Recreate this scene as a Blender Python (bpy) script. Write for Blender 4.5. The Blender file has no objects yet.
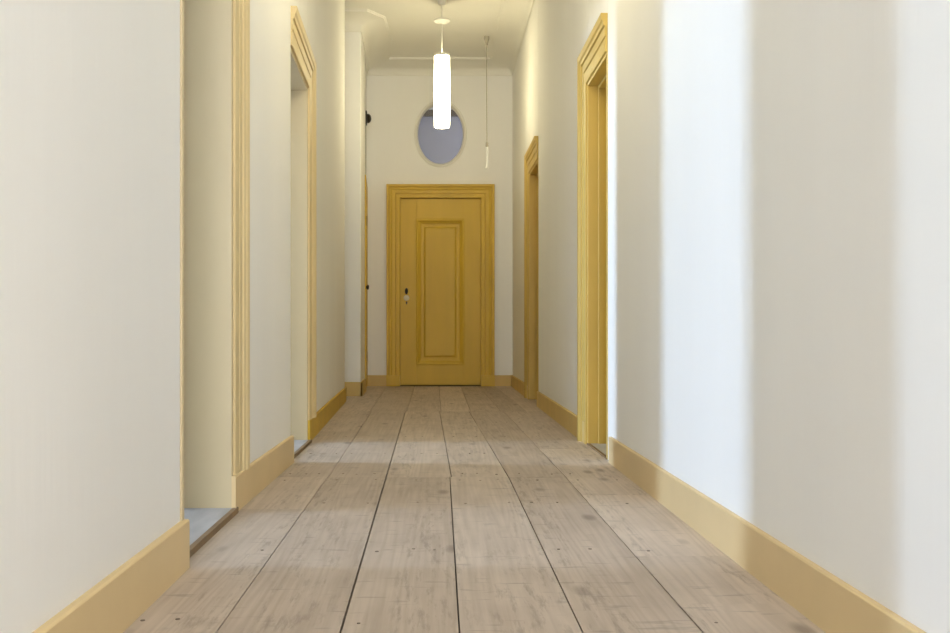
import bpy, bmesh, math, random
from mathutils import Vector
random.seed(7)
PI = math.pi
scene = bpy.context.scene
COL = scene.collection

# ------------------------------------------------------------------ materials
def srgb(r, g, b):
    f = lambda c: (c/12.92 if c <= .04045 else ((c+.055)/1.055)**2.4)
    return (f(r/255), f(g/255), f(b/255), 1)

def new_mat(name):
    m = bpy.data.materials.new(name); m.use_nodes = True
    nt = m.node_tree
    return m, nt, nt.nodes['Principled BSDF']

def paint(name, col, var=.06, rough=.55, scale=3.0, stretch=(1, 1, .25), bump=.15, bscale=60, spec=.3):
    """painted or plastered surface: slow tonal variation plus a fine relief"""
    m, nt, b = new_mat(name)
    N, L = nt.nodes, nt.links
    tc = N.new('ShaderNodeTexCoord'); mp = N.new('ShaderNodeMapping')
    mp.inputs['Scale'].default_value = stretch
    L.new(tc.outputs['Object'], mp.inputs['Vector'])
    n1 = N.new('ShaderNodeTexNoise'); n1.inputs['Scale'].default_value = scale
    n1.inputs['Detail'].default_value = 5
    L.new(mp.outputs[0], n1.inputs['Vector'])
    rp = N.new('ShaderNodeValToRGB')
    d = tuple(c*(1-var) for c in col[:3])+(1,); h = tuple(min(1, c*(1+var)) for c in col[:3])+(1,)
    rp.color_ramp.elements[0].color = d; rp.color_ramp.elements[1].color = h
    rp.color_ramp.elements[0].position = .3; rp.color_ramp.elements[1].position = .7
    L.new(n1.outputs[0], rp.inputs[0]); L.new(rp.outputs[0], b.inputs['Base Color'])
    b.inputs['Roughness'].default_value = rough
    b.inputs['Specular IOR Level'].default_value = spec
    n2 = N.new('ShaderNodeTexNoise'); n2.inputs['Scale'].default_value = bscale
    n2.inputs['Detail'].default_value = 3
    L.new(mp.outputs[0], n2.inputs['Vector'])
    bp = N.new('ShaderNodeBump'); bp.inputs['Strength'].default_value = bump
    bp.inputs['Distance'].default_value = .004
    L.new(n2.outputs[0], bp.inputs['Height']); L.new(bp.outputs[0], b.inputs['Normal'])
    return m

def plain(name, col, rough=.5, metal=0.0, spec=.4):
    m, nt, b = new_mat(name)
    b.inputs['Base Color'].default_value = col
    b.inputs['Roughness'].default_value = rough
    b.inputs['Metallic'].default_value = metal
    b.inputs['Specular IOR Level'].default_value = spec
    return m

PLASTER = paint('white_plaster', (.90, .885, .85, 1), var=.02, rough=.75, scale=2.2, stretch=(1, 1.0, .10), bump=.3, bscale=24, spec=.2)
CEILING = paint('ceiling_plaster', (.86, .84, .77, 1), var=.015, rough=.8, scale=2, stretch=(1, 1, 1), bump=.1, bscale=20, spec=.15)
CREAM = paint('cream_jamb_paint', (.64, .52, .32, 1), var=.05, rough=.5, scale=4, bump=.15, bscale=30)
YELLOW = paint('pale_yellow_paint', (.74, .56, .30, 1), var=.06, rough=.45, scale=5, stretch=(1, .4, .4), bump=.12)
CASING = paint('casing_paint', (.73, .58, .315, 1), var=.06, rough=.45, scale=5, stretch=(1, .4, .4), bump=.12)
OCHRE = paint('ochre_paint', (.64, .42, .042, 1), var=.07, rough=.42, scale=5, stretch=(1, 1, .25), bump=.12)
GREYFLOOR = paint('grey_sill_board', (.42, .40, .39, 1), var=.15, rough=.6, scale=6, stretch=(3, .6, 1), bump=.2)
BROWNEDGE = paint('brown_board_edge', (.23, .15, .08, 1), var=.2, rough=.6, scale=8)
DARK = plain('dark_gap', (.035, .026, .018, 1), .9)
SKIRT = paint('ochre_skirting_paint', (.65, .46, .16, 1), var=.07, rough=.45, scale=5, bump=.12)
DOORCASE = paint('dull_ochre_casing_paint', (.60, .42, .11, 1), var=.07, rough=.45, scale=5, stretch=(1, 1, .25), bump=.12)
NAIL = plain('old_nail_heads', (.17, .13, .10, 1), .7)
BLACK = plain('black_iron', (.012, .012, .012, 1), .4)
PORCELAIN = plain('white_porcelain', (.72, .66, .5, 1), .25)
WHITE = plain('white_enamel', (.82, .80, .74, 1), .35)
CORDM = plain('grey_cord', (.38, .34, .26, 1), .7)
CUPM = plain('grey_plastic', (.42, .38, .30, 1), .5)
PULLM = plain('white_plastic', (.92, .92, .9, 1), .3)
BRASS = plain('aged_brass', (.40, .27, .08, 1), .4, .6)
GREYWALL = paint('lilac_grey_plaster', (.42, .41, .435, 1), var=.04, rough=.8, scale=3, stretch=(1, 1, 1))
BEAM = plain('brown_beam', (.20, .16, .11, 1), .6)
ROOMFLOOR = paint('side_room_boards', (.58, .52, .44, 1), var=.1, rough=.6, scale=4, stretch=(3, .5, 1))
ROOMW = paint('room_plaster', (.80, .79, .75, 1), var=.03, rough=.8)

def glass_mat():
    m = bpy.data.materials.new('window_glass'); m.use_nodes = True
    nt = m.node_tree; N, L = nt.nodes, nt.links
    N.remove(N['Principled BSDF'])
    tr = N.new('ShaderNodeBsdfTransparent'); tr.inputs[0].default_value = (.92, .93, .96, 1)
    gl = N.new('ShaderNodeBsdfGlossy'); gl.inputs['Roughness'].default_value = .03
    fr = N.new('ShaderNodeFresnel'); fr.inputs[0].default_value = 1.45
    mx = N.new('ShaderNodeMixShader')
    L.new(fr.outputs[0], mx.inputs[0]); L.new(tr.outputs[0], mx.inputs[1]); L.new(gl.outputs[0], mx.inputs[2])
    L.new(mx.outputs[0], N['Material Output'].inputs[0])
    return m
GLASS = glass_mat()

def lamp_mat(strength):
    m, nt, b = new_mat('lit_opal_glass')
    b.inputs['Base Color'].default_value = (.9, .88, .8, 1)
    b.inputs['Emission Color'].default_value = (1.0, .89, .57, 1)
    b.inputs['Emission Strength'].default_value = strength
    b.inputs['Roughness'].default_value = .3
    return m
LAMP = lamp_mat(20)

def wood_mat():
    m, nt, b = new_mat('scrubbed_pine_boards')
    N, L = nt.nodes, nt.links
    tc = N.new('ShaderNodeTexCoord')
    at = N.new('ShaderNodeAttribute'); at.attribute_name = 'board'
    def math_(op, a, c=None):
        n = N.new('ShaderNodeMath'); n.operation = op
        for i, v in enumerate((a, c)):
            if v is None: continue
            if isinstance(v, (int, float)): n.inputs[i].default_value = v
            else: L.new(v, n.inputs[i])
        return n.outputs[0]
    sp = N.new('ShaderNodeSeparateXYZ'); L.new(tc.outputs['Object'], sp.inputs[0])
    rnd = at.outputs['Fac']
    off = math_('MULTIPLY', rnd, 37.0)
    def coords(sx, sy):
        cb = N.new('ShaderNodeCombineXYZ')
        L.new(math_('MULTIPLY', sp.outputs[0], sx), cb.inputs[0])
        L.new(math_('ADD', math_('MULTIPLY', sp.outputs[1], sy), off), cb.inputs[1])
        L.new(off, cb.inputs[2])
        return cb.outputs[0]
    # fine grain
    g = N.new('ShaderNodeTexNoise'); g.inputs['Scale'].default_value = 1; g.inputs['Detail'].default_value = 6
    L.new(coords(70, 2.2), g.inputs['Vector'])
    # cathedral figure: rings of a slow field
    f = N.new('ShaderNodeTexNoise'); f.inputs['Scale'].default_value = 1; f.inputs['Detail'].default_value = 1
    L.new(coords(6.0, .28), f.inputs['Vector'])
    ring = math_('SINE', math_('MULTIPLY', f.outputs[0], 58.0))
    ring = math_('POWER', math_('ABSOLUTE', ring), 5.0)
    # blotches of wear
    w = N.new('ShaderNodeTexNoise'); w.inputs['Scale'].default_value = 1; w.inputs['Detail'].default_value = 4
    L.new(coords(6, 3), w.inputs['Vector'])
    # knots
    v = N.new('ShaderNodeTexVoronoi'); v.inputs['Scale'].default_value = 1
    L.new(coords(5.5, 2.3), v.inputs['Vector'])
    kr = N.new('ShaderNodeMapRange'); kr.inputs[1].default_value = .06; kr.inputs[2].default_value = .16
    kr.inputs[3].default_value = 1; kr.inputs[4].default_value = 0
    L.new(v.outputs['Distance'], kr.inputs[0])
    # short dark scuffs across and along the grain
    s = N.new('ShaderNodeTexNoise'); s.inputs['Scale'].default_value = 1; s.inputs['Detail'].default_value = 2
    L.new(coords(9, 38), s.inputs['Vector'])
    sr = N.new('ShaderNodeMapRange'); sr.inputs[1].default_value = .63; sr.inputs[2].default_value = .72
    L.new(s.outputs[0], sr.inputs[0])
    base = N.new('ShaderNodeValToRGB')
    base.color_ramp.elements[0].color = (.415, .335, .27, 1); base.color_ramp.elements[0].position = .25
    base.color_ramp.elements[1].color = (.63, .525, .435, 1); base.color_ramp.elements[1].position = .75
    mixv = math_('ADD', math_('MULTIPLY', g.outputs[0], .5), math_('MULTIPLY', w.outputs[0], .5))
    mixv = math_('ADD', mixv, math_('MULTIPLY', math_('SUBTRACT', rnd, .5), .30))
    L.new(mixv, base.inputs[0])
    def darken(prev, fac, amt, col):
        mx = N.new('ShaderNodeMix'); mx.data_type = 'RGBA'
        L.new(math_('MULTIPLY', fac, amt), mx.inputs[0])
        L.new(prev, mx.inputs[6]); mx.inputs[7].default_value = col
        return mx.outputs[2]
    c = darken(base.outputs[0], ring, .15, (.25, .19, .13, 1))
    q = N.new('ShaderNodeTexNoise'); q.inputs['Scale'].default_value = 1; q.inputs['Detail'].default_value = 5
    q.inputs['Roughness'].default_value = .7
    L.new(coords(46, 6.5), q.inputs['Vector'])
    qr = N.new('ShaderNodeMapRange'); qr.inputs[1].default_value = .52; qr.inputs[2].default_value = .66
    L.new(q.outputs[0], qr.inputs[0])
    qm = N.new('ShaderNodeMapRange'); qm.inputs[1].default_value = .46; qm.inputs[2].default_value = .56
    L.new(f.outputs[0], qm.inputs[0])
    c = darken(c, math_('MULTIPLY', qr.outputs[0], qm.outputs[0]), .45, (.20, .155, .12, 1))
    c = darken(c, kr.outputs[0], .6, (.17, .13, .10, 1))
    c = darken(c, sr.outputs[0], .38, (.20, .17, .15, 1))
    L.new(c, b.inputs['Base Color'])
    b.inputs['Roughness'].default_value = .62
    b.inputs['Specular IOR Level'].default_value = .3
    bp = N.new('ShaderNodeBump'); bp.inputs['Strength'].default_value = .25; bp.inputs['Distance'].default_value = .003
    L.new(g.outputs[0], bp.inputs['Height']); L.new(bp.outputs[0], b.inputs['Normal'])
    return m
WOOD = wood_mat()

# ------------------------------------------------------------------ mesh helpers
def quad_box(bm, x0, x1, y0, y1, z0, z1, mi=0):
    return prism(bm, [(x0, y0), (x1, y0), (x1, y1), (x0, y1)], z0, z1, mi)

def prism(bm, pts, z0, z1, mi=0):
    a = sum(pts[i][0]*pts[(i+1) % len(pts)][1]-pts[(i+1) % len(pts)][0]*pts[i][1] for i in range(len(pts)))
    if a < 0: pts = pts[::-1]
    lo = [bm.verts.new((x, y, z0)) for x, y in pts]; hi = [bm.verts.new((x, y, z1)) for x, y in pts]
    fs = [bm.faces.new(lo[::-1]), bm.faces.new(hi)]
    n = len(pts)
    for i in range(n):
        fs.append(bm.faces.new((lo[i], lo[(i+1) % n], hi[(i+1) % n], hi[i])))
    for f in fs: f.material_index = mi
    return fs

def lathe(bm, prof, cx, cy, cz, seg=32, axis='z', sy=1.0):
    """revolve (r, h) pairs about an axis through (cx, cy, cz)"""
    def pt(r, h, a):
        u, w = r*math.cos(a), r*math.sin(a)*sy
        if axis == 'z': return (cx+u, cy+w, cz+h)
        if axis == 'x': return (cx+h, cy+u, cz+w)
        return (cx+u, cy+h, cz+w)
    rings = []
    for r, h in prof:
        if r < 1e-6: rings.append([bm.verts.new(pt(0, h, 0))])
        else: rings.append([bm.verts.new(pt(r, h, 2*PI*i/seg)) for i in range(seg)])
    for A, B in zip(rings, rings[1:]):
        for i in range(seg):
            j = (i+1) % seg
            if len(A) == 1 and len(B) == 1: continue
            if len(A) == 1: bm.faces.new((A[0], B[j], B[i]))
            elif len(B) == 1: bm.faces.new((A[i], A[j], B[0]))
            else: bm.faces.new((A[i], A[j], B[j], B[i]))

def tube(bm, pts, r, seg=10):
    pts = [Vector(p) for p in pts]; rings = []
    for k, p in enumerate(pts):
        d = (pts[min(k+1, len(pts)-1)]-pts[max(k-1, 0)]).normalized()
        u = d.orthogonal().normalized() if k == 0 else (u - d*u.dot(d)).normalized()
        v = d.cross(u)
        rings.append([bm.verts.new(p+r*(math.cos(2*PI*i/seg)*u+math.sin(2*PI*i/seg)*v)) for i in range(seg)])
    for A, B in zip(rings, rings[1:]):
        for i in range(seg):
            j = (i+1) % seg
            bm.faces.new((A[i], A[j], B[j], B[i]))
    bm.faces.new(rings[0][::-1]); bm.faces.new(rings[-1])

def obj(name, bm, mats, parent=None, smooth=False, bevel=0, kind=None, recalc=True):
    if recalc: bmesh.ops.recalc_face_normals(bm, faces=bm.faces)
    me = bpy.data.meshes.new(name); bm.to_mesh(me); bm.free()
    for m in (mats if isinstance(mats, (list, tuple)) else [mats]): me.materials.append(m)
    if smooth:
        for p in me.polygons: p.use_smooth = True
        if hasattr(me, 'set_sharp_from_angle'): me.set_sharp_from_angle(angle=math.radians(40))
    o = bpy.data.objects.new(name, me); COL.objects.link(o)
    if parent is not None:
        o.parent = parent
    if bevel:
        b = o.modifiers.new('edge', 'BEVEL'); b.width = bevel; b.segments = 3; b.limit_method = 'ANGLE'
    if kind: o['kind'] = kind
    return o

def desc(o, label, cat=None):
    o['label'] = label
    if cat: o['category'] = cat
    return o

def structure(name, bm, mats, label=None, cat=None, **kw):
    o = obj(name, bm, mats, kind='structure', **kw)
    if label: desc(o, label, cat)
    return o

# ------------------------------------------------------------------ dimensions (metres, camera at the origin's plan position, +Y down the corridor)
H = 3.61          # ceiling
E = 11.20         # end wall face
DH = 2.02         # side door openings
XO = -.94         # back face of the corridor's left wall
R = .845          # right wall face
# left wall plan: (x, y)
OP0 = (.55, 1.47); OP1 = (2.69, 3.53); OP2 = (4.84, 5.70); PASS = (8.90, 9.55)

# ------------------------------------------------------------------ floor
def lerp(a, b, t): return a+(b-a)*t
bm = bmesh.new()
lay = bm.faces.layers.float.new('board')
def board(x00, x01, x10, x11, y0, y1, gl, gr):
    """tapering floor board from y0 to y1"""
    tint = random.random(); z = random.uniform(-.0012, 0)
    fs = prism(bm, [(x00+gl, y0+.0012), (x01-gr, y0+.0012), (x11-gr, y1-.0012), (x10+gl, y1-.0012)], -.03, z)
    for f in fs: f[lay] = tint
rows = [
    (-3.0, 4.36, (-.458, -.171, .030, .309, .583), (-.478, -.222, .056, .3126, .562)),
    (4.36, 7.80, (-.474, -.222, .063, .3126, .562), (-.510, -.246, .020, .250, .522)),
    (7.80, 11.24, (-.525, -.236, .032, .262, .50), (-.56, -.252, .022, .265, .462)),
]
gaps = [(.0016, .0026, .0019, .0020, .0017), (.0018, .0024, .0018, .0020, .0018), (.0014, .0020, .0020, .0018, .0014)]
cuts = {(0, 0): [3.60], (0, 1): [1.2], (0, 3): [.6], (0, 5): [2.36, 2.856, 3.9], (1, 0): [6.3], (1, 5): [5.4, 6.9], (2, 2): [9.9], (2, 4): [9.2]}
for ri, (ya, yb, A, B) in enumerate(rows):
    ea = [-.98]+list(A)+[.99]; eb = [-.98]+list(B)+[.99]
    if ri == 2:
        ea.insert(6, .70); eb.insert(6, .65)
    g = [0]+list(gaps[ri])+[.0010, 0]
    for k in range(len(ea)-1):
        ys = [ya]+cuts.get((ri, k), [])+[yb]
        for y0, y1 in zip(ys, ys[1:]):
            t0 = (y0-ya)/(yb-ya); t1 = (y1-ya)/(yb-ya)
            board(lerp(ea[k], eb[k], t0), lerp(ea[k+1], eb[k+1], t0), lerp(ea[k], eb[k], t1), lerp(ea[k+1], eb[k+1], t1), y0, y1, g[k], g[min(k+1, len(g)-1)])
# sub-floor seen as the dark of the gaps
for f in quad_box(bm, -.98, .99, -3.1, 11.26, -.06, -.028, 1): f[lay] = 0
# nail heads in pairs at the joists
for yj in (1.55, 2.22, 2.93, 3.72, 4.28, 4.46, 5.2, 6.0, 6.9):
    row = rows[0] if yj < 4.36 else rows[1]
    t = (yj-row[0])/(row[1]-row[0])
    e = [-.70]+[lerp(a, b, t) for a, b in zip(row[2], row[3])]+[.83]
    for a, b in zip(e, e[1:]):
        for x in (a+.045, b-.05, (a+b)/2):
            if random.random() < .4: continue
            xx = x+random.uniform(-.012, .012); yy = yj+random.uniform(-.02, .02)
            r = random.uniform(.0035, .006)
            for f in prism(bm, [(xx+r*math.cos(2*PI*i/10), yy+r*math.sin(2*PI*i/10)) for i in range(10)], -.004, .0004, 2): f[lay] = 0
structure('floor', bm, [WOOD, DARK, NAIL], 'wide scrubbed pine floorboards of the corridor', 'floor')

# floors of the side rooms and the side passage
for (x0, x1, y0, y1) in ((-6.0, XO-.04, -1.0, 8.0), (-2.3, -.98, 8.0, 9.66)):
    bm = bmesh.new(); quad_box(bm, x0, x1, y0, y1, -.06, -.002)
    structure('floor', bm, ROOMFLOOR)
# raised grey boards in the open doorways, brown nosing on the corridor side
tn = 0
def sill(y0, y1, xa, xb, side, z=.018):
    global tn
    tn += 1
    s = 1 if side == 'left' else -1
    bm = bmesh.new()
    quad_box(bm, min(xa, xb-s*.018), max(xa, xb-s*.018), y0, y1, -.02, z, 0)
    quad_box(bm, min(xb-s*.018, xb), max(xb-s*.018, xb), y0, y1, -.02, z+.001, 1)
    structure('trim_%d' % tn, bm, [GREYFLOOR, BROWNEDGE], bevel=.002)
sill(OP0[0], OP0[1], -1.0, -.685, 'left')
sill(OP1[0], OP1[1], -1.0, -.700, 'left')
sill(OP2[0], OP2[1], -1.0, -.712, 'left', .014)
sill(4.95, 5.60, 1.02, .838, 'right', .006)

# ------------------------------------------------------------------ walls
bm = bmesh.new()
def wl(pts, z0=-.05, z1=H): prism(bm, pts, z0, z1)
wl([(-.690, -3), (-.690, OP0[0]), (XO, OP0[0]), (XO, -3)])
wl([(-.690, OP0[0]), (-.690, OP0[1]), (XO, OP0[1]), (XO, OP0[0])], DH)
wl([(-.690, OP0[1]), (-.690, OP1[0]), (XO, OP1[0]), (XO, OP0[1])])
wl([(-.693, OP1[0]), (-.722, OP1[1]), (XO, OP1[1]), (XO, OP1[0])], DH)
wl([(-.722, OP1[1]), (-.708, OP2[0]), (XO, OP2[0]), (XO, OP1[1])])
wl([(-.712, OP2[0]), (-.738, OP2[1]), (XO, OP2[1]), (XO, OP2[0])], DH)
wl([(-.738, OP2[1]), (-.822, PASS[0]), (XO-.1, PASS[0]), (XO-.1, OP2[1])])
structure('wall_left', bm, PLASTER, 'white plastered left wall of the corridor', 'wall', bevel=.006)

bm = bmesh.new()
# far part of the left wall past the side passage, with its door opening
L4 = [(-.728, PASS[1]), (-.742, 10.28), (-.790, E)]
def l4x(y): return lerp(L4[1][0], L4[2][0], (y-10.28)/(E-10.28))
D4 = (10.42, 11.03)
prism(bm, [L4[0], L4[1], (l4x(D4[0]), D4[0]), (-1.0, D4[0]), (-1.0, PASS[1]+.15), (-2.3, PASS[1]+.15), (-2.3, PASS[1])], -.05, H)
prism(bm, [(l4x(D4[0]), D4[0]), (l4x(D4[1]), D4[1]), (-1.0, D4[1]), (-1.0, D4[0])], 2.06, H)
prism(bm, [(l4x(D4[1]), D4[1]), L4[2], (-1.0, E), (-1.0, D4[1])], -.05, H)
structure('wall_left', bm, PLASTER, 'white wall corner past the side passage on the left', 'wall', bevel=.006)

bm = bmesh.new()   # side passage: end and near side
quad_box(bm, -2.4, -2.3, 8.0, PASS[1]+.15, -.05, H)
quad_box(bm, -2.3, XO-.1, 8.75, PASS[0], -.05, H)
structure('wall_passage', bm, PLASTER)

bm = bmesh.new()
RD2 = (4.95, 5.60); RD3 = (8.33, 9.12)
segs = [(-3, RD2[0]), (RD2[1], RD3[0]), (RD3[1], E+.2)]
for a, b in segs: quad_box(bm, R, R+.24, a, b, -.05, H)
for a, b in (RD2, RD3): quad_box(bm, R, R+.24, a, b, DH if a < 6 else 2.06, H)
structure('wall_right', bm, PLASTER, 'white plastered right wall of the corridor', 'wall', bevel=.006)

bm = bmesh.new()
quad_box(bm, XO, -.5, -3.15, -3.0, -.05, H); quad_box(bm, .65, R+.24, -3.15, -3.0, -.05, H)
quad_box(bm, -.5, .65, -3.15, -3.0, -.05, .6); quad_box(bm, -.5, .65, -3.15, -3.0, 3.0, H)
structure('wall_back', bm, PLASTER)

# end wall with door opening and oval hole
OX, OZ, ORX, ORZ = .039, 2.826, .262, .343
DX0, DX1, DZ = -.414, .493, 2.106
bm = bmesh.new()
T = .22
rx0, rx1, rz0, rz1 = OX-.34, OX+.34, OZ-.42, OZ+.42
quad_box(bm, -1.0, DX0, E, E+T, -.05, DZ); quad_box(bm, DX1, R, E, E+T, -.05, DZ)
quad_box(bm, -1.0, R, E, E+T, DZ, rz0)
quad_box(bm, -1.0, rx0, E, E+T, rz0, rz1); quad_box(bm, rx1, R, E, E+T, rz0, rz1)
quad_box(bm, -1.0, R, E, E+T, rz1, H+.6)
n = 64
ov = []; rc = []; ob = []
for i in range(n):
    a = 2*PI*i/n; c, s = math.cos(a), math.sin(a)
    ov.append((OX+ORX*c, OZ+ORZ*s))
    k = min((.34/abs(c)) if abs(c) > 1e-6 else 9, (.42/abs(s)) if abs(s) > 1e-6 else 9)
    rc.append((OX+k*c, OZ+k*s)); ob.append((OX+1.2*ORX*c, OZ+1.19*ORZ*s))
vf = [[bm.verts.new((x, y, z)) for x, z in p] for p, y in ((ov, E), (rc, E), (ob, E+T), (rc, E+T))]
cor = [(rx0, rz0), (rx1, rz0), (rx1, rz1), (rx0, rz1)]
for i in range(n):
    j = (i+1) % n
    bm.faces.new((vf[0][i], vf[0][j], vf[1][j], vf[1][i]))
    bm.faces.new((vf[2][j], vf[2][i], vf[3][i], vf[3][j]))
    bm.faces.new((vf[0][j], vf[0][i], vf[2][i], vf[2][j]))
    for q, y in ((1, E), (3, E+T)):
        (xa, za), (xb, zb) = rc[i], rc[j]
        if abs(xa-xb) > 1e-5 and abs(za-zb) > 1e-5:
            cx = rx1 if max(xa, xb) > rx1-1e-5 else rx0; cz = rz1 if max(za, zb) > rz1-1e-5 else rz0
            if (abs(xa-cx) > 1e-5 or abs(za-cz) > 1e-5) and (abs(xb-cx) > 1e-5 or abs(zb-cz) > 1e-5):
                bm.faces.new((vf[q][i], vf[q][j], bm.verts.new((cx, y, cz))))
structure('wall_end', bm, PLASTER, 'white end wall with the ochre door and the oval window', 'wall', recalc=False)

# ceiling
bm = bmesh.new(); quad_box(bm, -6.2, R+.24, -3.15, E+.01, H, H+.1)
structure('ceiling', bm, CEILING, 'white plaster ceiling of the corridor', 'ceiling')

# coved cornice round the far end and along the right wall
prof = [(.0, H-.135), (.014, H-.135), (.018, H-.122), (.012, H-.118)]
for i in range(11):
    a = PI/2*i/10
    prof.append((.012+.245*(1-math.cos(a)), H-.118+.098*math.sin(a)))
prof += [(.262, H-.020), (.262, H-.010), (.275, H-.008), (.278, H+.002)]
path = [((-2.3, PASS[1]), (0, -1)), ((-.728, PASS[1]), (.30, -1)), ((-.728, PASS[1]), (.86, -.16)),
        ((-.742, 10.28), (1, 0)), ((-.790, E), (1, -1)), ((R, E), (-1, -1)), ((R, 10.85), (-1, 0)), ((R, -3), (-1, 0))]
bm = bmesh.new()
rings = []
for i, (p, d) in enumerate(path):
    plainrun = i >= len(path)-2          # the right wall's cove dies straight into the wall
    rings.append([bm.verts.new((p[0]+d[0]*(max(0, u-.016) if plainrun else u), p[1]+d[1]*u, z)) for u, z in prof])
for A, B in zip(rings, rings[1:]):
    for i in range(len(prof)-1):
        try: bm.faces.new((A[i], A[i+1], B[i+1], B[i]))
        except ValueError: pass
bmesh.ops.remove_doubles(bm, verts=bm.verts, dist=1e-5)
structure('trim_cornice', bm, CEILING, 'white coved plaster cornice round the far ceiling', 'cornice', smooth=True)

# ------------------------------------------------------------------ skirting
def skirting(pts, n, name, mat, h=.125, th=.016, plinth=None):
    """a board standing against a run of wall; n = unit normal into the room"""
    bm = bmesh.new()
    prof = [(0, -.002), (th, -.002), (th, h-.004), (th-.004, h), (0, h)]
    rings = [[bm.verts.new((x+n[0]*u, y+n[1]*u, z)) for u, z in prof] for x, y in pts]
    m = len(prof)
    for A, B in zip(rings, rings[1:]):
        for i in range(m):
            bm.faces.new((A[i], A[(i+1) % m], B[(i+1) % m], B[i]))
    bm.faces.new(rings[0]); bm.faces.new(rings[-1][::-1])
    return structure(name, bm, mat, bevel=.0015)
skirting([(-.690, -3), (-.690, OP0[0])], (1, 0), 'baseboard_left', YELLOW)
skirting([(-.690, OP0[1]), (-.690, OP1[0]+.024)], (1, 0), 'baseboard_left', YELLOW, .132, .019)
skirting([(-.722, OP1[1]-.02), (-.708, OP2[0]+.006)], (1, 0), 'baseboard_left', YELLOW, .130)
skirting([(-.738, OP2[1]-.01), (-.822, PASS[0])], (1, 0), 'baseboard_left', OCHRE)
skirting([(-2.3, PASS[1]), (-.7119, PASS[1])], (0, -1), 'baseboard_passage', SKIRT, .135)
skirting([(-.728, PASS[1]-.016), (-.742, 10.28), (l4x(D4[0]-.165), D4[0]-.165)], (1, 0), 'baseboard_left', SKIRT, .135)
skirting([(R, -3), (R, 4.835)], (-1, 0), 'baseboard_right', YELLOW)
skirting([(R, RD2[1]+.03), (R, RD3[0])], (-1, 0), 'baseboard_right', SKIRT)
skirting([(R, RD3[1]+.03), (R, E)], (-1, 0), 'baseboard_right', SKIRT)
skirting([(-.79, E), (DX0-.15, E)], (0, -1), 'baseboard_end', SKIRT, .122)
skirting([(DX1+.15, E), (R, E)], (0, -1), 'baseboard_end', SKIRT, .122)

# ------------------------------------------------------------------ door casings
PROF19 = [(0, .0), (0, .018), (.006, .022), (.066, .022), (.068, .014), (.074, .014), (.078, .024), (.122, .026), (.123, .022), (.127, .022),
          (.131, .036), (.150, .040), (.158, .050), (.178, .056), (.190, .056), (.190, 0)]
PROF19 = [(u, v*.6) for u, v in PROF19]
PROF15 = [(0, .0), (0, .018), (.004, .022), (.040, .022), (.043, .016), (.049, .016), (.053, .028), (.086, .030), (.096, .038), (.110, .040), (.114, .034), (.119, .034), (.124, .046), (.150, .048), (.150, 0)]
def casing(p0, d, nrm, a0, a1, h, prof, legs, zb, mat, label, plinth=None):
    global tn
    tn += 1
    def P(a, z, v): return (p0[0]+d[0]*a+nrm[0]*v, p0[1]+d[1]*a+nrm[1]*v, z)
    bm = bmesh.new()
    lines = []
    for u, v in prof:
        l = []
        if 'far' in legs: l += [P(a1+u, zb, v), P(a1+u, h+u, v)]
        else: l += [P(a1, h+u, v)]
        if 'near' in legs: l += [P(a0-u, h+u, v), P(a0-u, zb, v)]
        else: l += [P(a0, h+u, v)]
        lines.append([bm.verts.new(q) for q in l])
    for A, B in zip(lines, lines[1:]+lines[:1]):
        for i in range(len(A)-1):
            bm.faces.new((A[i], A[i+1], B[i+1], B[i]))
    bm.faces.new([l[0] for l in lines]); bm.faces.new([l[-1] for l in lines][::-1])
    if plinth:
        w, v, hh = plinth
        for on, aa, bb in (('far', a1, a1+w), ('near', a0-w, a0)):
            if on in legs:
                q = [P(aa, 0, -.002), P(bb, 0, -.002), P(bb, 0, v), P(aa, 0, v)]
                prism(bm, [(x, y) for x, y, _ in q], -.002, hh)
    return structure('trim_%d' % tn, bm, mat, label, 'door casing')

casing((-.722, 0), (0, 1), (1, 0), OP1[0], OP1[1], DH, [(u*.88, v*.9) for u, v in PROF19], ('far',), .13, CASING,
       'pale yellow moulded casing of the nearest left doorway')
sk = Vector((-.738+.712, OP2[1]-OP2[0])).normalized()
casing((-.738, OP2[1]), (sk.x, sk.y), (sk.y, -sk.x), OP2[0]-OP2[1], 0, DH, PROF19, ('far',), .125, CASING,
       'yellow moulded casing of the second doorway on the left')
casing((R, 0), (0, 1), (-1, 0), RD2[0], RD2[1], DH, PROF19, ('far',), -.002, DOORCASE,
       'ochre moulded casing of the nearer right door')
casing((R, 0), (0, 1), (-1, 0), RD3[0], RD3[1], 2.06, PROF19, ('far',), -.002, DOORCASE,
       'ochre moulded casing of the far right door')
casing((0, E), (1, 0), (0, -1), DX0, DX1, DZ, PROF15, ('near', 'far'), .12, OCHRE,
       'ochre moulded casing of the door in the end wall', (.152, .052, .122))
dv = Vector((L4[2][0]-L4[1][0], L4[2][1]-L4[1][1])).normalized()
nv = (dv.y, -dv.x)
p4 = (l4x(D4[0]), D4[0])
casing(p4, (dv.x, dv.y), nv, 0, D4[1]-D4[0], 2.06, [(u*.85, v*.36) for u, v in PROF19], ('near', 'far'), -.002, OCHRE,
       'ochre casing of the door on the far left wall')

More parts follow.
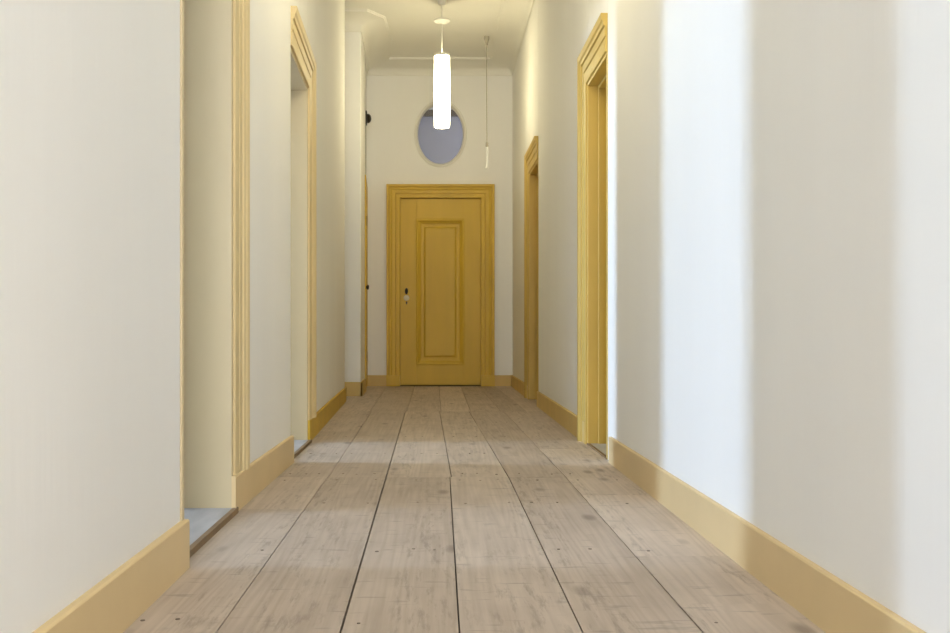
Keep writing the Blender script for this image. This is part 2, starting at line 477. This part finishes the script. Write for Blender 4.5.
# reveals: boards lining the openings
def reveal(x_face, x_far, x_back, y0, y1, h, mat, side, near=True, stop=True, zb=.0):
    global tn
    tn += 1
    s = 1 if side == 'left' else -1
    bm = bmesh.new()
    t = .02
    lo, hi = sorted((x_face, x_back))
    lf, hf = sorted((x_far, x_back))
    quad_box(bm, lf, hf, y1-t, y1+.004, zb, h+.004)                # far jamb
    prism(bm, [(x_face, y0-.004), (x_far, y1-t), (x_back, y1-t), (x_back, y0-.004)], h-t, h+.004)   # head
    if near:
        quad_box(bm, lo, hi, y0-.004, y0+t, zb, h-t)
    if stop:                                                       # rebate strip the door shuts on
        xs = -.892 if side == 'left' else x_face+.058
        a, b = sorted((xs, x_back))
        quad_box(bm, a, b, y1-t-.016, y1-t, zb, h-t)
        quad_box(bm, a, b, y0+t, y1-t-.016, h-t-.016, h-t)
    return structure('trim_%d' % tn, bm, mat, bevel=.003)
reveal(-.694, -.694, XO-.01, OP0[0], OP0[1], DH, CREAM, 'left')
reveal(-.684, -.720, XO-.01, OP1[0], OP1[1], DH, CREAM, 'left')
reveal(-.712, -.736, XO-.01, OP2[0], OP2[1], DH, CREAM, 'left')
reveal(R-.004, R-.004, R+.25, RD2[0], RD2[1], DH, DOORCASE, 'right')
reveal(R-.004, R-.004, R+.25, RD3[0], RD3[1], 2.06, DOORCASE, 'right')

# ------------------------------------------------------------------ doors
def panelled_leaf(w, h, t, px0, px1, pz0, pz1):
    """door leaf in local coordinates: face at y=0, thickness towards +y, with a sunk panel opening"""
    bm = bmesh.new()
    quad_box(bm, 0, px0, 0, t, 0, h); quad_box(bm, px1, w, 0, t, 0, h)
    quad_box(bm, px0, px1, 0, t, 0, pz0); quad_box(bm, px0, px1, 0, t, pz1, h)
    return bm
def panel_bm(px0, px1, pz0, pz1, t):
    bm = bmesh.new()
    steps = [(0, .024), (.083, .024), (.102, .008)]
    rings = []
    for o, y in steps:
        rings.append([bm.verts.new(p) for p in ((px0+o, y, pz0+o), (px1-o, y, pz0+o), (px1-o, y, pz1-o), (px0+o, y, pz1-o))])
    for A, B in zip(rings, rings[1:]):
        for i in range(4): bm.faces.new((A[i], A[(i+1) % 4], B[(i+1) % 4], B[i]))
    bm.faces.new(rings[-1])
    back = [bm.verts.new((v.co.x, t-.004, v.co.z)) for v in rings[0]]
    for i in range(4): bm.faces.new((rings[0][(i+1) % 4], rings[0][i], back[i], back[(i+1) % 4]))
    bm.faces.new(back[::-1])
    return bm
def moulding_bm(px0, px1, pz0, pz1):
    bm = bmesh.new()
    pr = [(-.006, .0), (-.006, -.006), (.005, -.011), (.020, -.008), (.032, .006), (.048, .012), (.052, .023), (-.001, .023)]
    rings = []
    for o, y in pr:
        rings.append([bm.verts.new(p) for p in ((px0+o, y, pz0+o), (px1-o, y, pz0+o), (px1-o, y, pz1-o), (px0+o, y, pz1-o))])
    for A, B in zip(rings, rings[1:]+rings[:1]):
        for i in range(4): bm.faces.new((A[i], A[(i+1) % 4], B[(i+1) % 4], B[i]))
    return bm
def door(name, label, loc, rz, w, h, panel, mat):
    px0, px1, pz0, pz1 = panel
    d = structure(name, panelled_leaf(w, h, .042, *panel), mat, label, 'door', bevel=.0015)
    obj('panel', panel_bm(px0, px1, pz0, pz1, .040), mat, d)
    obj('panel_moulding', moulding_bm(px0, px1, pz0, pz1), mat, d)
    d.location = loc; d.rotation_euler = (0, 0, rz)
    return d
W1 = DX1-DX0-.008
d1 = door('door_1', 'ochre single-panel door closed in the end wall', (DX0+.004, E+.022, .014), 0, W1, DZ-.014-.006,
          (-.23-DX0-.004, .302-DX0-.004, .225, 1.858), OCHRE)
# latch, porcelain knob, key plate: local to the leaf
lx = (406.5-437)*.01122-DX0-.004
def lz(py): return .65-(py-328)*.01122-.014
bm = bmesh.new()
lathe(bm, [(0, -.030), (.010, -.029), (.017, -.022), (.018, -.012), (.013, -.004), (.013, 0)], lx, 0, lz(291.2), 20, 'y', 2.0)
obj('door_handle', bm, BLACK, d1, smooth=True)['label'] = 'black oval iron door handle'
bm = bmesh.new()
lathe(bm, [(0, -.012), (.020, -.011), (.030, -.007), (.033, 0)], lx, 0, lz(297.9), 24, 'y')
obj('escutcheon', bm, PORCELAIN, d1, smooth=True)['label'] = 'round white porcelain plate below the handle'
bm = bmesh.new()
lathe(bm, [(0, -.010), (.008, -.009), (.009, 0)], lx, 0, lz(302.8), 16, 'y', 1.8)
obj('keyhole_cover', bm, BLACK, d1, smooth=True)['label'] = 'small black keyhole cover'
bm = bmesh.new(); quad_box(bm, DX0, DX1, E-.01, E+T, -.02, .004)
tn += 1; structure('trim_%d' % tn, bm, DARK)
bm = bmesh.new(); quad_box(bm, DX0, DX1, E+.07, E+.09, 0, DZ)
for a, b in ((DX0-.001, DX0+.003), (DX1-.003, DX1+.001)): quad_box(bm, a, b, E, E+T, 0, DZ)
quad_box(bm, DX0, DX1, E, E+T, DZ-.003, DZ+.001)
tn += 1; structure('trim_%d' % tn, bm, OCHRE)

WD = RD2[1]-RD2[0]-.05
door('door_2', 'ochre door shut deep in the nearer right doorway', (R+.11, RD2[1]-.025, .010), -PI/2, WD, DH-.04, (.16, WD-.16, .25, 1.80), OCHRE)
WD = RD3[1]-RD3[0]-.05
door('door_3', 'ochre door shut deep in the far right doorway', (R+.11, RD3[1]-.025, .010), -PI/2, WD, 2.06-.04, (.16, WD-.16, .25, 1.82), OCHRE)
WD = D4[1]-D4[0]-.01
d4 = door('door_4', 'ochre door seen edge-on in the far left wall', (p4[0]+.005*dv.x-.004*nv[0], p4[1]+.005*dv.y-.004*nv[1], .008),
          math.atan2(dv.y, dv.x), WD, 2.06-.014, (.12, WD-.12, .25, 1.80), OCHRE)
bm = bmesh.new()
lathe(bm, [(.0, -.044), (.014, -.042), (.020, -.032), (.012, -.020), (.009, -.008), (.018, 0)], .07, 0, 1.07, 20, 'y', 1.4)
obj('door_handle', bm, BLACK, d4, smooth=True)['label'] = 'black door knob'
for z in (1.76, .35):
    bm = bmesh.new(); lathe(bm, [(0, -.05), (.010, -.05), (.010, .05), (0, .05)], .0, -.018, z, 12, 'z')
    obj('hinge', bm, BRASS, d4, smooth=True)['label'] = 'brass butt hinge'

# ------------------------------------------------------------------ oval window in the end wall
bm = bmesh.new()
def oval_ring(bm, prof, n=64):
    rings = [[bm.verts.new((OX+(ORX+o)*math.cos(2*PI*i/n), y, OZ+(ORZ+o)*math.sin(2*PI*i/n))) for i in range(n)] for o, y in prof]
    for A, B in zip(rings, rings[1:]+rings[:1]):
        for i in range(n):
            j = (i+1) % n
            bm.faces.new((A[i], A[j], B[j], B[i]))
oval_ring(bm, [(.034, E+.0), (.030, E-.010), (.014, E-.014), (.004, E-.008), (-.006, E+.004), (-.010, E+.05), (.0, E+.05)])
w1 = structure('window_1', bm, WHITE, 'oval inner window with a white rim above the end door', 'window', smooth=True)
bm = bmesh.new()
a = [bm.verts.new((OX+ORX*math.cos(2*PI*i/64), E+.075+.26*ORX*math.cos(2*PI*i/64)*.75, OZ+ORZ*math.sin(2*PI*i/64))) for i in range(64)]
b = [bm.verts.new((v.co.x, v.co.y+.004, v.co.z)) for v in a]
bm.faces.new(a); bm.faces.new(b[::-1])
for i in range(64): bm.faces.new((a[i], b[i], b[(i+1) % 64], a[(i+1) % 64]))
obj('window_pane', bm, GLASS, w1)['label'] = 'clear oval glass pane'

# stair room behind the oval window
bm = bmesh.new()
YB = 13.6
quad_box(bm, -1.6, 1.7, YB, YB+.1, 1.5, 4.3)
quad_box(bm, -1.7, -1.6, E+T, YB, 1.5, 4.3); quad_box(bm, 1.6, 1.7, E+T, YB, 1.5, 4.3)
structure('wall_stair_room', bm, GREYWALL)
bm = bmesh.new(); quad_box(bm, -1.6, 1.6, YB-.05, YB, .65+211.5*.0136, .65+217.5*.0136)
structure('trim_beam', bm, BEAM)
bm = bmesh.new(); quad_box(bm, -1.6, 1.6, YB-.012, YB, .65+217.5*.0136, 4.25)
structure('trim_frieze', bm, WHITE)
bm = bmesh.new(); quad_box(bm, -1.7, 1.7, E+T, YB+.1, 4.25, 4.3); structure('ceiling', bm, CEILING)
bm = bmesh.new(); quad_box(bm, -1.7, 1.7, E+T, YB+.1, 1.45, 1.5); structure('floor', bm, GREYFLOOR)

# ------------------------------------------------------------------ left rooms with their windows
XW = -6.0
wins = [(-.1, .3, 'window_2'), (2.38, 2.98, 'window_3'), (5.05, 5.6, 'window_4')]
bm = bmesh.new()
WZ0, WZ1 = .55, 2.75
ys = [-1.0]
for y0, y1, _ in wins: ys += [y0, y1]
ys.append(8.0)
for k in range(0, len(ys), 2): quad_box(bm, XW-.3, XW, ys[k], ys[k+1], -.05, H)
for y0, y1, _ in wins:
    quad_box(bm, XW-.3, XW, y0, y1, -.05, WZ0); quad_box(bm, XW-.3, XW, y0, y1, WZ1, H)
structure('wall_outer', bm, ROOMW)
bm = bmesh.new()
for y in (-1.1, 2.05, 4.25, 8.0): quad_box(bm, XW, XO-.001, y, y+.1, -.05, H)
structure('wall_partition', bm, ROOMW)
def window(name, y0, y1):
    bm = bmesh.new(); f = .05
    X0, X1 = XW-.16, XW-.11
    quad_box(bm, X0, X1, y0, y0+f, WZ0, WZ1); quad_box(bm, X0, X1, y1-f, y1, WZ0, WZ1)
    quad_box(bm, X0, X1, y0+f, y1-f, WZ0, WZ0+f); quad_box(bm, X0, X1, y0+f, y1-f, WZ1-f, WZ1)
    w = structure(name, bm, WHITE)
    bm = bmesh.new(); quad_box(bm, XW-.135, XW-.131, y0+f, y1-f, WZ0+f, WZ1-f)
    obj('window_pane', bm, GLASS, w)
for y0, y1, nm in wins: window(nm, y0, y1)

# ------------------------------------------------------------------ things
def thing(name, label, cat, loc):
    o = bpy.data.objects.new(name, None); COL.objects.link(o)
    o.location = loc; o.empty_display_size = .1
    desc(o, label, cat)
    return o
def part(name, bm, mat, t, smooth=True, **kw):
    """part modelled in the thing's own coordinates"""
    o = obj(name, bm, mat, None, smooth=smooth, **kw); o.parent = t
    return o

def pendant(lxp, YL, label):
    YR = 9.02
    lamp = thing('pendant_lamp', label, 'lamp', (lxp, YL, H))
    dz = lambda py: .65-(py-328)*YR/1000-H
    bm = bmesh.new(); lathe(bm, [(0, 0), (.040, 0), (.041, -.012), (.036, -.040), (.026, -.052), (.008, -.056), (0, -.056)], 0, 0, 0)
    part('ceiling_cup', bm, WHITE, lamp)
    bm = bmesh.new(); tube(bm, [(0, 0, -.05), (0, 0, dz(56))], .006)
    part('cable', bm, WHITE, lamp)
    bm = bmesh.new(); z = dz(18)
    lathe(bm, [(0, z), (.014, z), (.020, z-.014), (.072, z-.018), (.076, z-.024), (.072, z-.032), (.030, z-.050), (.010, z-.054), (0, z-.054)], 0, 0, 0)
    part('canopy', bm, WHITE, lamp)
    bm = bmesh.new(); zt, zb = dz(55), dz(127.3)
    pr = [(0, zt+.004), (.030, zt+.004), (.066, zt), (.069, zt-.012)]
    for i in range(1, 10): pr.append((.068+.006*math.sin(PI*min(1, i/7)/2)-.003*max(0, (i-6)/3), lerp(zt-.012, zb+.012, i/10)))
    pr += [(.069, zb+.010), (.064, zb), (.030, zb-.002), (0, zb-.002)]
    lathe(bm, pr, 0, 0, 0, 48)
    part('lamp_shade', bm, LAMP, lamp)['label'] = 'glowing opal glass cylinder'
    bm = bmesh.new(); lathe(bm, [(.067, zt+.006), (.071, zt+.004), (.071, zt-.014), (.068, zt-.014)], 0, 0, 0, 48)
    part('rim', bm, WHITE, lamp)
    lamp['group'] = 'pendant lamps along the corridor ceiling'
pendant(.045, 9.02, 'lit white cylindrical glass pendant lamp hanging before the oval window')
pendant(.042, 4.5, 'added unseen copy of the pendant lamp, filling the middle of the corridor with light')  # unseen second lamp, added to brighten the middle stretch

YC = 10.15
cord = thing('pull_cord', 'thin ceiling pull cord with a white handle hanging right of the lamp', 'pull cord', ((486.7-437)*YC/1000, YC, H))
dz = lambda py: .65-(py-328)*YC/1000-H
bm = bmesh.new(); lathe(bm, [(0, .004), (.026, .004), (.027, -.030), (.020, -.050), (.012, -.085), (.005, -.092), (0, -.092)], 0, 0, 0)
part('ceiling_cup', bm, CUPM, cord)
bm = bmesh.new(); tube(bm, [(0, 0, -.085), (0, 0, dz(100)), (.003, 0, dz(143))], .0045)
part('string', bm, CORDM, cord)
bm = bmesh.new(); zc = dz(143)
lathe(bm, [(0, zc+.012), (.008, zc+.010), (.014, zc), (.013, zc-.022), (.016, zc-.030), (.010, zc-.045), (0, zc-.046)], .003, 0, 0, 16)
part('connector', bm, CUPM, cord)
bm = bmesh.new(); tube(bm, [(.004, 0, zc-.04), (.008, 0, zc-.10), (.008, 0, dz(163)), (.004, 0, dz(167)), (-.003, 0, dz(168.5))], .015, 12)
part('pull_handle', bm, PULLM, cord)['label'] = 'white plastic pull handle'

YBL = 10.72
bx = l4x(YBL)
bell = thing('wall_bell', 'small black round bell fitting high on the far left wall', 'bell', (bx, YBL, .65+210*YBL/1000))
bm = bmesh.new(); quad_box(bm, -.004, .014, -.045, .045, -.072, .072)
part('mounting_plate', bm, BLACK, bell, smooth=False, bevel=.004)
bm = bmesh.new()
lathe(bm, [(.050, .018), (.052, .022), (.046, .040), (.032, .054), (.012, .060), (0, .060)], 0, 0, -.005, 28, 'x')
part('gong', bm, plain('black_brown_metal', (.03, .022, .015, 1), .35, .5), bell)
bm = bmesh.new(); tube(bm, [(.0, 0, -.06), (.0, 0, -.62)], .004, 8)
part('wire', bm, BLACK, bell)

# ------------------------------------------------------------------ light
def area(name, loc, rot, sx, sy, power, col, spread=PI):
    l = bpy.data.lights.new(name, 'AREA'); l.shape = 'RECTANGLE'; l.size = sx; l.size_y = sy
    l.energy = power; l.color = col; l.spread = spread
    o = bpy.data.objects.new(name, l); COL.objects.link(o)
    o.location = loc; o.rotation_euler = rot
    return o
DAY = (.58, .76, 1.0)
power = [225, 395, 580]
for (y0, y1, nm), p in zip(wins, power):
    area('daylight', (XW-.32, (y0+y1)/2, (WZ0+WZ1)/2), (0, -PI/2, 0), WZ1-WZ0, y1-y0, p, DAY)
area('daylight', (1.55, 12.6, 3.2), (0, PI/2, 0), 1.2, .9, 20, (.97, .97, 1.0))

area('daylight', (.075, -3.17, 1.8), (PI/2, 0, 0), 1.15, 2.4, 138, (.97, .99, 1.0))  # added fill light in an unseen opening behind the camera

w = bpy.data.worlds.new('daylight'); scene.world = w; w.use_nodes = True
w.node_tree.nodes['Background'].inputs[0].default_value = (.7, .82, 1, 1)
w.node_tree.nodes['Background'].inputs[1].default_value = 1.0

# ------------------------------------------------------------------ camera
cam = bpy.data.cameras.new('camera'); co = bpy.data.objects.new('camera', cam); COL.objects.link(co)
co.location = (0, 0, .65); co.rotation_euler = (PI/2, 0, 0)
cam.sensor_width = 36; cam.lens = 36*1000/950
cam.shift_x = 38/950; cam.shift_y = 11.5/950
cam.clip_start = .05
scene.camera = co
vs = scene.view_settings
vs.view_transform = 'Standard'; vs.look = 'None'; vs.gamma = 1; vs.use_curve_mapping = False
vs.exposure = 0.12
